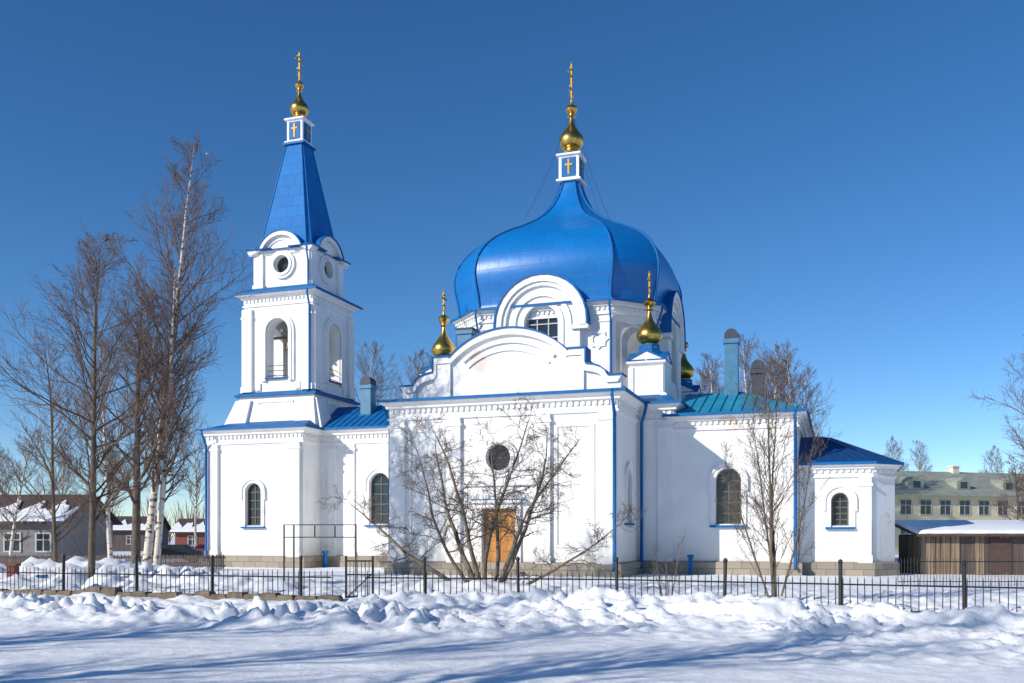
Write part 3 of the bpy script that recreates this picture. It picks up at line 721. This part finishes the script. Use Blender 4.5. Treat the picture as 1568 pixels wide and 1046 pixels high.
for i in range(len(kp_)-1):
    (xA, yA), (xB, yB) = kp_[i], kp_[i+1]; h = .22+random.uniform(-.06, .05)+gz(xA, yA)*.8
    dx, dy = xB-xA, yB-yA; L = sqrt(dx*dx+dy*dy)
    T = wallT(xA, yA, atan2(dy, dx)); j = random.uniform(-.02, .02)
    kb.loft([[T(.01, -.2+j, 0), T(L-.01, -.2+j, 0), T(L-.01, .15+j, 0), T(.01, .15+j, 0)], [T(.01, -.2+j, h*.8), T(L-.01, -.2+j, h*.8), T(L-.01, .15+j, h*.8), T(.01, .15+j, h*.8)], [T(.05, -.16+j, h), T(L-.05, -.16+j, h), T(L-.05, .11+j, h), T(.05, .11+j, h)]])
kb.obj('stone_kerb', 'curb')

# ---------------------------------------------------------------- trees
def rot_about(v, axis_, ang): return Matrix.Rotation(ang, 3, axis_) @ v
def make_tree(name, base, H, r0, seed, lean=(0, 0), n1=40, l1=.28, n2=8, n3=7, start=.25, up=.35, ang=45, mats=('birch', 'twig'), stems=None, crook=.06, l2=.5, l3=.5, tw=.008, shape='birch', droop=0.0, n4=0, stemup=.25, tcrook=None):
    rnd = random.Random(seed); V = []; Fc = []; MI = []
    def tube(pts, rr, n, mi):
        o = len(V); m = len(pts)
        for i, p in enumerate(pts):
            d = (pts[min(i+1, m-1)]-pts[max(i-1, 0)]).normalized()
            a = d.cross(Vector((.3, .1, 1)) if abs(d.z) < .9 else Vector((1, 0, 0))).normalized(); b = d.cross(a)
            for k in range(n):
                q = p+(a*cos(2*pi*k/n)+b*sin(2*pi*k/n))*rr[i]; V.append((q.x, q.y, q.z))
        for i in range(m-1):
            for k in range(n):
                Fc.append((o+i*n+k, o+i*n+(k+1) % n, o+(i+1)*n+(k+1) % n, o+(i+1)*n+k)); MI.append(mi)
    def path(p, d, L, seg, wob, upf):
        pts = [p.copy()]; d = d.normalized()
        for i in range(seg):
            d = (d+Vector((rnd.gauss(0, wob), rnd.gauss(0, wob), rnd.gauss(0, wob)+upf/seg))).normalized()
            p = p+d*(L/seg); pts.append(p.copy())
        return pts
    def sample(pts, t):
        f = t*(len(pts)-1); i = min(int(f), len(pts)-2); fr = f-i
        return pts[i].lerp(pts[i+1], fr), (pts[i+1]-pts[i]).normalized()
    def perp_dir(d, a):
        ax = d.cross(Vector((rnd.gauss(0, 1), rnd.gauss(0, 1), rnd.gauss(0, 1)))).normalized()
        return rot_about(d, ax, a)
    def branch(p, d, L, r, lev):
        seg = {1: 7, 2: 4, 3: 3, 4: 2}[lev]
        pts = path(p, d, L, seg, crook*(1+.7*lev), up if lev < 3 else up*.4-droop)
        re = max(tw*.6, r*.25)
        rr = [r+(re-r)*i/seg for i in range(seg+1)]
        tube(pts, rr, {1: 5, 2: 4, 3: 3, 4: 3}[lev], 0 if (lev == 1 and mats[0] != 'birch') else 1)
        n = {1: n2, 2: n3, 3: n4, 4: 0}[lev]
        if n == 0: return
        n = max(2, int(n*rnd.uniform(.7, 1.25)))
        for i in range(n):
            t = .18+.8*(i+rnd.random())/n; q, dd = sample(pts, min(t, .99))
            nl = L*(l2 if lev == 1 else l3)*(1.1-.6*t)*rnd.uniform(.7, 1.3)
            branch(q, perp_dir(dd, radians(rnd.uniform(25, 55))), nl, max(tw, r*(1-.75*t)*.55), lev+1)
    base = Vector(base)
    stems_ = stems or [(lean[0], lean[1], 1.0, 1.0)]
    for sx, sy, hs_, rs in stems_:
        h = H*hs_
        seg = 14
        pts = path(base+Vector((sx*.15, sy*.15, -.2)), Vector((sx, sy, 1)), h, seg, tcrook if tcrook is not None else crook*.55, stemup if abs(sx)+abs(sy) > .15 else .05)
        rr = [r0*rs*(1-(i/seg))**.8+tw for i in range(seg+1)]; rr[0] *= 1.25
        tube(pts, rr, 8, 0)
        nn = int(n1*hs_)
        for i in range(nn):
            t = start+(1-start)*((i+rnd.random())/nn); q, dd = sample(pts, min(t, .985))
            s_ = (t-start)/(1-start)
            if shape == 'birch': k = (.55+.9*s_ if s_ < .35 else .865*(1.02-((s_-.35)/.65)**1.4*.85))
            else: k = 1.0-.45*s_
            L = h*l1*k*rnd.uniform(.65, 1.2)
            a_ = rnd.uniform(0, 2*pi); e = radians(ang*rnd.uniform(.75, 1.2))
            side = Vector((cos(a_), sin(a_), 0)); d = (dd*cos(e)+side*sin(e)).normalized()
            branch(q, d, L, max(tw*1.5, rr[min(int(t*seg), seg)]*.4), 1)
    me = bpy.data.meshes.new(name); me.from_pydata(V, [], Fc); me.update()
    me.materials.append(M[mats[0]]); me.materials.append(M[mats[1]])
    me.polygons.foreach_set('material_index', MI); me.polygons.foreach_set('use_smooth', [True]*len(MI))
    ob = bpy.data.objects.new(name, me); scene.collection.objects.link(ob); return ob
make_tree('birch_tree', P(220, 44), 20.6, .21, 11, (.13, 0), n1=56, l1=.24, n2=11, n3=9, start=.2, up=.6, ang=45, tw=.007, l3=.6, tcrook=.012)
make_tree('alder_tree', P(138, 34), 13.0, .14, 5, (.07, 0), n1=52, l1=.34, n2=10, n3=9, start=.2, up=.55, ang=55, mats=('bark', 'twig'), tw=.006, l3=.6, tcrook=.015)
make_tree('alder_tree', P(207, 42), 13.5, .22, 21, (.0, 0), n1=40, l1=.31, n2=10, n3=8, start=.25, up=.6, ang=52, mats=('bark', 'twig'), tw=.007, l3=.6, tcrook=.02)
make_tree('birch_tree', P(236, 43), 14.5, .17, 23, (.07, 0), n1=36, l1=.29, n2=9, n3=8, start=.25, up=.6, ang=48, tw=.007, l3=.6, tcrook=.015)
make_tree('alder_tree', P(85, 50), 12.5, .12, 29, (.02, 0), n1=38, l1=.35, n2=9, n3=8, start=.15, up=.55, ang=54, mats=('bark', 'twig'), tw=.007, l3=.6, tcrook=.02)
make_tree('birch_tree', P(170, 46), 12.0, .13, 61, (0, 0), n1=34, l1=.35, n2=9, n3=8, start=.2, up=.55, ang=54, tw=.007, l3=.6, tcrook=.02)
make_tree('birch_tree', P(15, 60), 9.0, .12, 31, (.02, 0), n1=30, l1=.33, n2=9, n3=7, start=.15, up=.5, ang=50, tw=.008)
stems = [(-.72, .1, 1.0, 1), (-.30, -.4, .98, .9), (.5, -.2, 1.02, .95), (.85, .2, 1.0, .9), (-.1, .2, 1.08, .9), (-1.3, -.1, .95, .85), (.25, .6, 1.0, .8), (1.35, -.1, .85, .6), (-.9, .5, .95, .7)]
make_tree('apple_tree', P(748, 32), 6.5, .10, 8, n1=18, l1=.27, n2=8, n3=8, start=.32, up=.16, ang=65, mats=('barkl', 'twigg'), stems=stems, crook=.13, tw=.0055, shape='x', l2=.5, l3=.6, stemup=.45, tcrook=.075)
stems = [(-.05, 0, 1.05, 1), (.10, .05, 1.0, .8), (-.28, .05, .72, .6), (.3, -.05, .75, .6), (.02, .1, .85, .6)]
make_tree('rowan_tree', P(1186, 27.8), 7.0, .055, 14, n1=22, l1=.26, n2=7, n3=6, start=.2, up=.6, ang=38, mats=('barkl', 'twigg'), stems=stems, crook=.06, tw=.005, shape='x')
stems = [(cos(a)*.3, sin(a)*.3, random.uniform(.7, 1.1), 1) for a in [i*.8 for i in range(8)]]
make_tree('bare_shrub', P(1020, 28.5), 2.2, .012, 15, n1=6, l1=.3, n2=3, n3=2, start=.3, up=.4, ang=35, mats=('twigg', 'twigg'), stems=stems, tw=.004, shape='x')
make_tree('bare_shrub', P(720, 33), 1.6, .012, 16, n1=6, l1=.3, n2=3, n3=2, start=.2, up=.4, ang=40, mats=('twigg', 'twigg'), stems=stems, tw=.004, shape='x')
make_tree('alder_tree', P(1605, 46), 11.8, .15, 41, (-.05, 0), n1=42, l1=.31, n2=10, n3=8, start=.2, up=.5, ang=52, mats=('bark', 'twig'), tw=.007, l3=.6)
make_tree('alder_tree', P(1555, 70), 8.0, .1, 43, (0, 0), n1=30, l1=.34, n2=9, n3=7, start=.1, up=.5, ang=50, mats=('bark', 'twig'), tw=.009, l3=.55)
bgt = [make_tree('birch_tree', P(1135, 95), 22.5, .2, 51, n1=46, l1=.27, n2=9, n3=7, start=.3, up=.6, ang=46, tw=.012, l3=.6),
       make_tree('birch_tree', P(1220, 98), 21.5, .2, 53, n1=46, l1=.27, n2=9, n3=7, start=.3, up=.6, ang=46, tw=.012, l3=.6),
       make_tree('linden_tree', (-14, 3, 0), 15.0, .34, 71, n1=40, l1=.30, n2=8, n3=6, start=.25, up=.5, ang=50, mats=('bark', 'twigg'), tw=.012)]
bases = [Vector(P(1135, 95)), Vector(P(1220, 98)), Vector((-14, 3, 0))]
def inst(k, name, loc, s, rz):
    o = bpy.data.objects.new(name, bgt[k].data); scene.collection.objects.link(o)
    R = Matrix.Rotation(rz, 4, 'Z') @ Matrix.Scale(s, 4)
    o.matrix_world = Matrix.Translation(Vector(loc)) @ R @ Matrix.Translation(-bases[k])
for i, (px, dep, s) in enumerate([(1085, 100, .95), (1175, 105, 1.05), (1245, 108, .92), (660, 98, 1.0), (548, 100, 1.0), (360, 95, .6), (300, 105, .75), (1060, 108, 1.0), (630, 106, 1.0), (10, 90, .5), (90, 110, .6), (170, 100, .55), (-50, 80, .5), (1375, 150, .82), (1400, 150, .76), (1520, 140, .7), (1205, 112, 1.0)]):
    inst(i % 2, 'birch_tree', P(px, dep), s, i*1.3)
rnd = random.Random(5); dt = MB()
for i in range(300):
    px = rnd.uniform(-900, 2500); dep = rnd.uniform(170, 290); x, y, _ = P(px, dep); h = rnd.uniform(5, 11)
    for k in range(22):
        a = rnd.uniform(0, 2*pi); sp = rnd.uniform(.1, 1)*h*.28; z0 = rnd.uniform(.0, .5)*h
        dt.tube([(x, y, z0*.5), (x+cos(a)*sp*.6, y+sin(a)*sp*.6, z0+h*.25), (x+cos(a)*sp, y+sin(a)*sp, z0+h*.5)], [.10, .07, .02], 3)
dt.obj('distant_trees', 'twig')
# roadside trees beside/behind the photographer, throwing the long shadows over the snow
for i, (x, y, s) in enumerate([(-8.5, -1.5, .9), (-20, 5.5, 1.0), (-3.5, -8, 1.05), (-26, 6, 1.1), (4, -9.5, 1.0), (-19, -6, 1.15), (9, -8, 1.0)]):
    inst(2, 'linden_tree', (x, y, 0), s, i*2.1)

# ---------------------------------------------------------------- background buildings
def house(name, loc, rz, L, Dp, eave, ridge, wall, roof, wins, snow=False, chimneys=(), over=.5):
    e = empty(name, loc, rz)
    b = MB(); b.box(0, L, 0, Dp, 0, eave); b.obj('walls', wall, e)
    b = MB(); b.ext([(-.01, eave), (Dp+.01, eave), (Dp/2, ridge-.1)], lambda a, d_, z_: (d_, a, z_), .02, L-.02); b.obj('gable', wall, e)
    b = MB()
    s_ = (ridge-eave)/(Dp/2)
    for sg in (0, 1):
        ya, yb_ = (-over, Dp/2) if sg == 0 else (Dp+over, Dp/2)
        za = eave-over*s_
        b.add([(-over, ya, za), (L+over, ya, za), (L+over, yb_, ridge), (-over, yb_, ridge), (-over, ya, za+.12), (L+over, ya, za+.12), (L+over, yb_, ridge+.12), (-over, yb_, ridge+.12)],
              [(0, 1, 2, 3), (4, 7, 6, 5), (0, 4, 5, 1), (1, 5, 6, 2), (2, 6, 7, 3), (3, 7, 4, 0)])
    b.obj('roof', roof, e)
    if snow:
        b = MB(); za = eave-over*s_; m_ = 24; lo = []
        for lev, (dz, shr) in enumerate(((.13, 0), (.26, .05))):
            row = []
            for i in range(m_+1):
                x = -over+shr+(L+2*over-2*shr)*i/m_; row.append((x, -over*.9+shr, za+dz+.03))
            for i in range(m_, -1, -1):
                x = -over+shr+(L+2*over-2*shr)*i/m_; f = .50+.18*sin(i*1.3)+.1*sin(i*2.9)
                y = -over+(Dp/2+over)*f-shr; row.append((x, y, za+(y+over)*s_+dz))
            lo.append(row)
        b.loft(lo); b.obj('roof_snow', 'snow', e)
    gl = MB(); fr = MB()
    for a, z0, w, h in wins:
        gl.box(a-w/2, a+w/2, -.02, .02, z0, z0+h)
        T = lambda aa, d_, zz: (aa, -d_, zz)
        fr.band([(a-w/2-.1, z0-.1), (a+w/2+.1, z0-.1), (a+w/2+.1, z0+h+.1), (a-w/2-.1, z0+h+.1)], [(a-w/2, z0), (a+w/2, z0), (a+w/2, z0+h), (a-w/2, z0+h)], T, 0, .07, True)
        fr.box(a-.04, a+.04, -.05, -.02, z0, z0+h); fr.box(a-w/2, a+w/2, -.055, -.02, z0+h*.62, z0+h*.62+.07)
    gl.obj('windows', 'glass', e); fr.obj('window_frames', 'frame', e)
    if chimneys:
        cm = MB()
        for u, v in chimneys:
            cm.box(u-.5, u+.5, v-.5, v+.5, eave, ridge+.7); cm.box(u-.6, u+.6, v-.6, v+.6, ridge+.7, ridge+.9)
        cm.obj('chimneys', 'stain', e)
    return e
xl, yl, _ = P(1270, 112); xr, yr, _ = P(1700, 124)
Lh = sqrt((xr-xl)**2+(yr-yl)**2); hz = atan2(yr-yl, xr-xl)
e = house('apartment_house', (xl, yl, 0), hz, Lh, 12, 7.3, 10.3, 'cream', 'greyroof', [(x, z0, 1.5, 1.7) for x in [2+2.9*i for i in range(int(Lh/2.9)-1)] for z0 in (1.2, 4.7)], chimneys=((10, 6), (23, 6)), over=.7)
dm = MB(); dg = MB()
for u in (13, 20, 27, 34):
    dm.ext([(-1, 7.7), (1, 7.7), (1, 8.8), (0, 9.4), (-1, 8.8)], wallT(u, .8, 0), -4.2, 0); dg.box(u-.5, u+.5, .77, .79, 8.0, 8.8)
dm.obj('dormers', 'greyroof', e); dg.obj('dormer_windows', 'glass', e)
xl, yl, _ = P(-75, 62)
house('grey_cottage', (xl, yl, 0), radians(-4), 7.4, 7, 3.1, 4.8, 'greywall', 'brownroof', [(2.0, 1.1, 1.0, 1.1), (4.2, 1.1, 1.0, 1.1), (6.3, 1.1, .9, 1.1)], snow=True)
xl, yl, _ = P(268, 110)
house('red_barn', (xl, yl, 0), radians(2), 6, 6, 2.6, 4.0, 'brick', 'brownroof', [(2, 1.0, .9, 1.0)], snow=True)
xl, yl, _ = P(140, 125)
house('brown_cottage', (xl, yl, 0), radians(5), 8, 7, 2.9, 4.6, 'dplank', 'brownroof', [(2, 1.0, .9, 1.0), (5, 1.0, .9, 1.0)], snow=True)
she = empty('wooden_shed', P(1410, 50), radians(-4))
b = MB(); b.box(0, 9, 0, 3.4, 0, 2.15); b.obj('walls', 'dplank', she)
b = MB()
for i in range(36):
    if i < 8 or i % 5 in (1, 2): b.box(i*.25+.01, i*.25+.225, -.035-.01*(i % 3), -.002, .05, 2.05+.04*(i % 2))
for i in range(13): b.box(-.04, -.003, i*.26+.01, i*.26+.24, .05, 2.1)
b.obj('boards', 'plank', she)
b = MB(); b.add([(-.4, -.5, 2.05), (9.4, -.5, 2.05), (9.4, 3.8, 2.75), (-.4, 3.8, 2.75), (-.4, -.5, 2.15), (9.4, -.5, 2.15), (9.4, 3.8, 2.85), (-.4, 3.8, 2.85)], [(0, 3, 2, 1), (4, 5, 6, 7), (0, 1, 5, 4), (1, 2, 6, 5), (2, 3, 7, 6), (3, 0, 4, 7)]); b.obj('roof', 'brownroof', she)
b = MB(); lo = []
for dz, shr in ((.02, 0), (.16, .12), (.2, .3)):
    row = []
    for i in range(19): x = -.35+shr+(9.7-2*shr)*i/18; row.append((x, -.42+shr+.06*sin(i*1.7), 2.15+(.1+shr)*.16+dz))
    for i in range(18, -1, -1): x = -.35+shr+(9.7-2*shr)*i/18; row.append((x, 3.6-shr, 2.15+(4.1-shr)*.163+dz))
    lo.append(row)
b.loft(lo); b.obj('roof_snow', 'snow', she, True)
b = MB(); b.box(3.5, 4.6, -.07, -.058, .1, 1.95); b.obj('shed_door', 'brownroof', she)
def car(name, loc, rz, paint):
    e = empty(name, loc, rz)
    prf = [(-2.1, .35), (-2.15, .7), (-2.0, .85), (-1.2, .95), (-.6, 1.4), (.9, 1.42), (1.6, .98), (2.1, .9), (2.2, .6), (2.1, .35)]
    b = MB(); rings = []
    for y, k in ((-.8, .93), (-.72, 1), (.72, 1), (.8, .93)): rings.append([(x*k, y*(1 if z_ < 1 else .85), .35+(z_-.35)*k) for x, z_ in prf])
    b.loft(rings); b.obj('body', paint, e)
    b = MB()
    for sy in (-1, 1):
        b.ext([(-1.0, .98), (1.35, .98), (.85, 1.33), (-.5, 1.33)], lambda a, d_, z_: (a, sy*(.735+d_), z_), 0, .03)
    b.obj('side_windows', 'glass', e)
    b = MB()
    for x in (-1.35, 1.35):
        for y in (-.78, .78): b.tube([(x, y-.1, .33), (x, y+.1, .33)], .33, 14)
    b.obj('wheels', 'rubber', e)
car('parked_car', P(268, 72), radians(10), 'carpaint'); car('parked_car', P(318, 78), radians(5), 'carred')
bp_ = MB(); x, y, _ = P(20, 34); bp_.box(x-.15, x+.15, y-.15, y+.15, -.1, 1.0); bp_.box(x-.19, x+.19, y-.19, y+.19, 1.0, 1.1); bp_.obj('brick_post', 'brick')
bf = MB()
for i in range(150):
    px = -60+i*2.7; x, y, _ = P(px, 56); bf.box(x-.04, x+.04, y-.01, y+.01, 0, .9+.06*(i % 2))
for zz in (.3, .8): bf.box(P(-60, 56)[0], P(345, 56)[0], 56.012, 56.05, zz-.04, zz+.04)
bf.obj('picket_fence', 'dplank')
bf = MB()
for i in range(90):
    x = P(1375, 38)[0]+i*.13; bf.tube([(x, 38, 0), (x, 38, 1.2)], .012, 4)
for zz in (.25, 1.05): bf.tube([(P(1375, 38)[0], 38, zz), (P(1375, 38)[0]+11.7, 38, zz)], .018, 4)
bf.obj('iron_railing', 'iron')

# ---------------------------------------------------------------- light, sky, camera
EL = radians(26); TH = radians(57)
Ldir = Vector((sin(TH)*cos(EL), cos(TH)*cos(EL), -sin(EL)))
sd = bpy.data.lights.new('sun', 'SUN'); sd.energy = 4.9; sd.angle = radians(.5); sd.color = (1.0, .94, .84)
so_ = bpy.data.objects.new('sun', sd); scene.collection.objects.link(so_); so_.rotation_euler = Ldir.to_track_quat('-Z', 'Y').to_euler(); so_.location = (-40, -30, 40)
w = bpy.data.worlds.new('World'); scene.world = w; w.use_nodes = True; nt = w.node_tree
bg = nt.nodes['Background']; sk = nt.nodes.new('ShaderNodeTexSky'); sk.sky_type = 'NISHITA'; sk.sun_disc = False
sk.sun_elevation = EL
to_sun = -Ldir; sk.sun_rotation = atan2(to_sun.x, to_sun.y)
sk.altitude = 2800; sk.air_density = 1.0; sk.dust_density = 0.0; sk.ozone_density = 2.6
hsv = nt.nodes.new('ShaderNodeHueSaturation'); hsv.inputs['Hue'].default_value = 0.502; hsv.inputs['Saturation'].default_value = 1.25; hsv.inputs['Value'].default_value = 1.0
nt.links.new(sk.outputs[0], hsv.inputs['Color']); nt.links.new(hsv.outputs[0], bg.inputs[0]); bg.inputs[1].default_value = 0.14
cam = bpy.data.cameras.new('camera'); co = bpy.data.objects.new('camera', cam); scene.collection.objects.link(co)
co.location = (0, 0, EYE); co.rotation_euler = (pi/2, 0, 0); cam.sensor_width = 36; cam.lens = 36*F/1568; cam.shift_y = (HZ-523)/1568
cam.clip_end = 8000; scene.camera = co
scene.view_settings.view_transform = 'Standard'; scene.view_settings.look = 'None'; scene.view_settings.exposure = 0
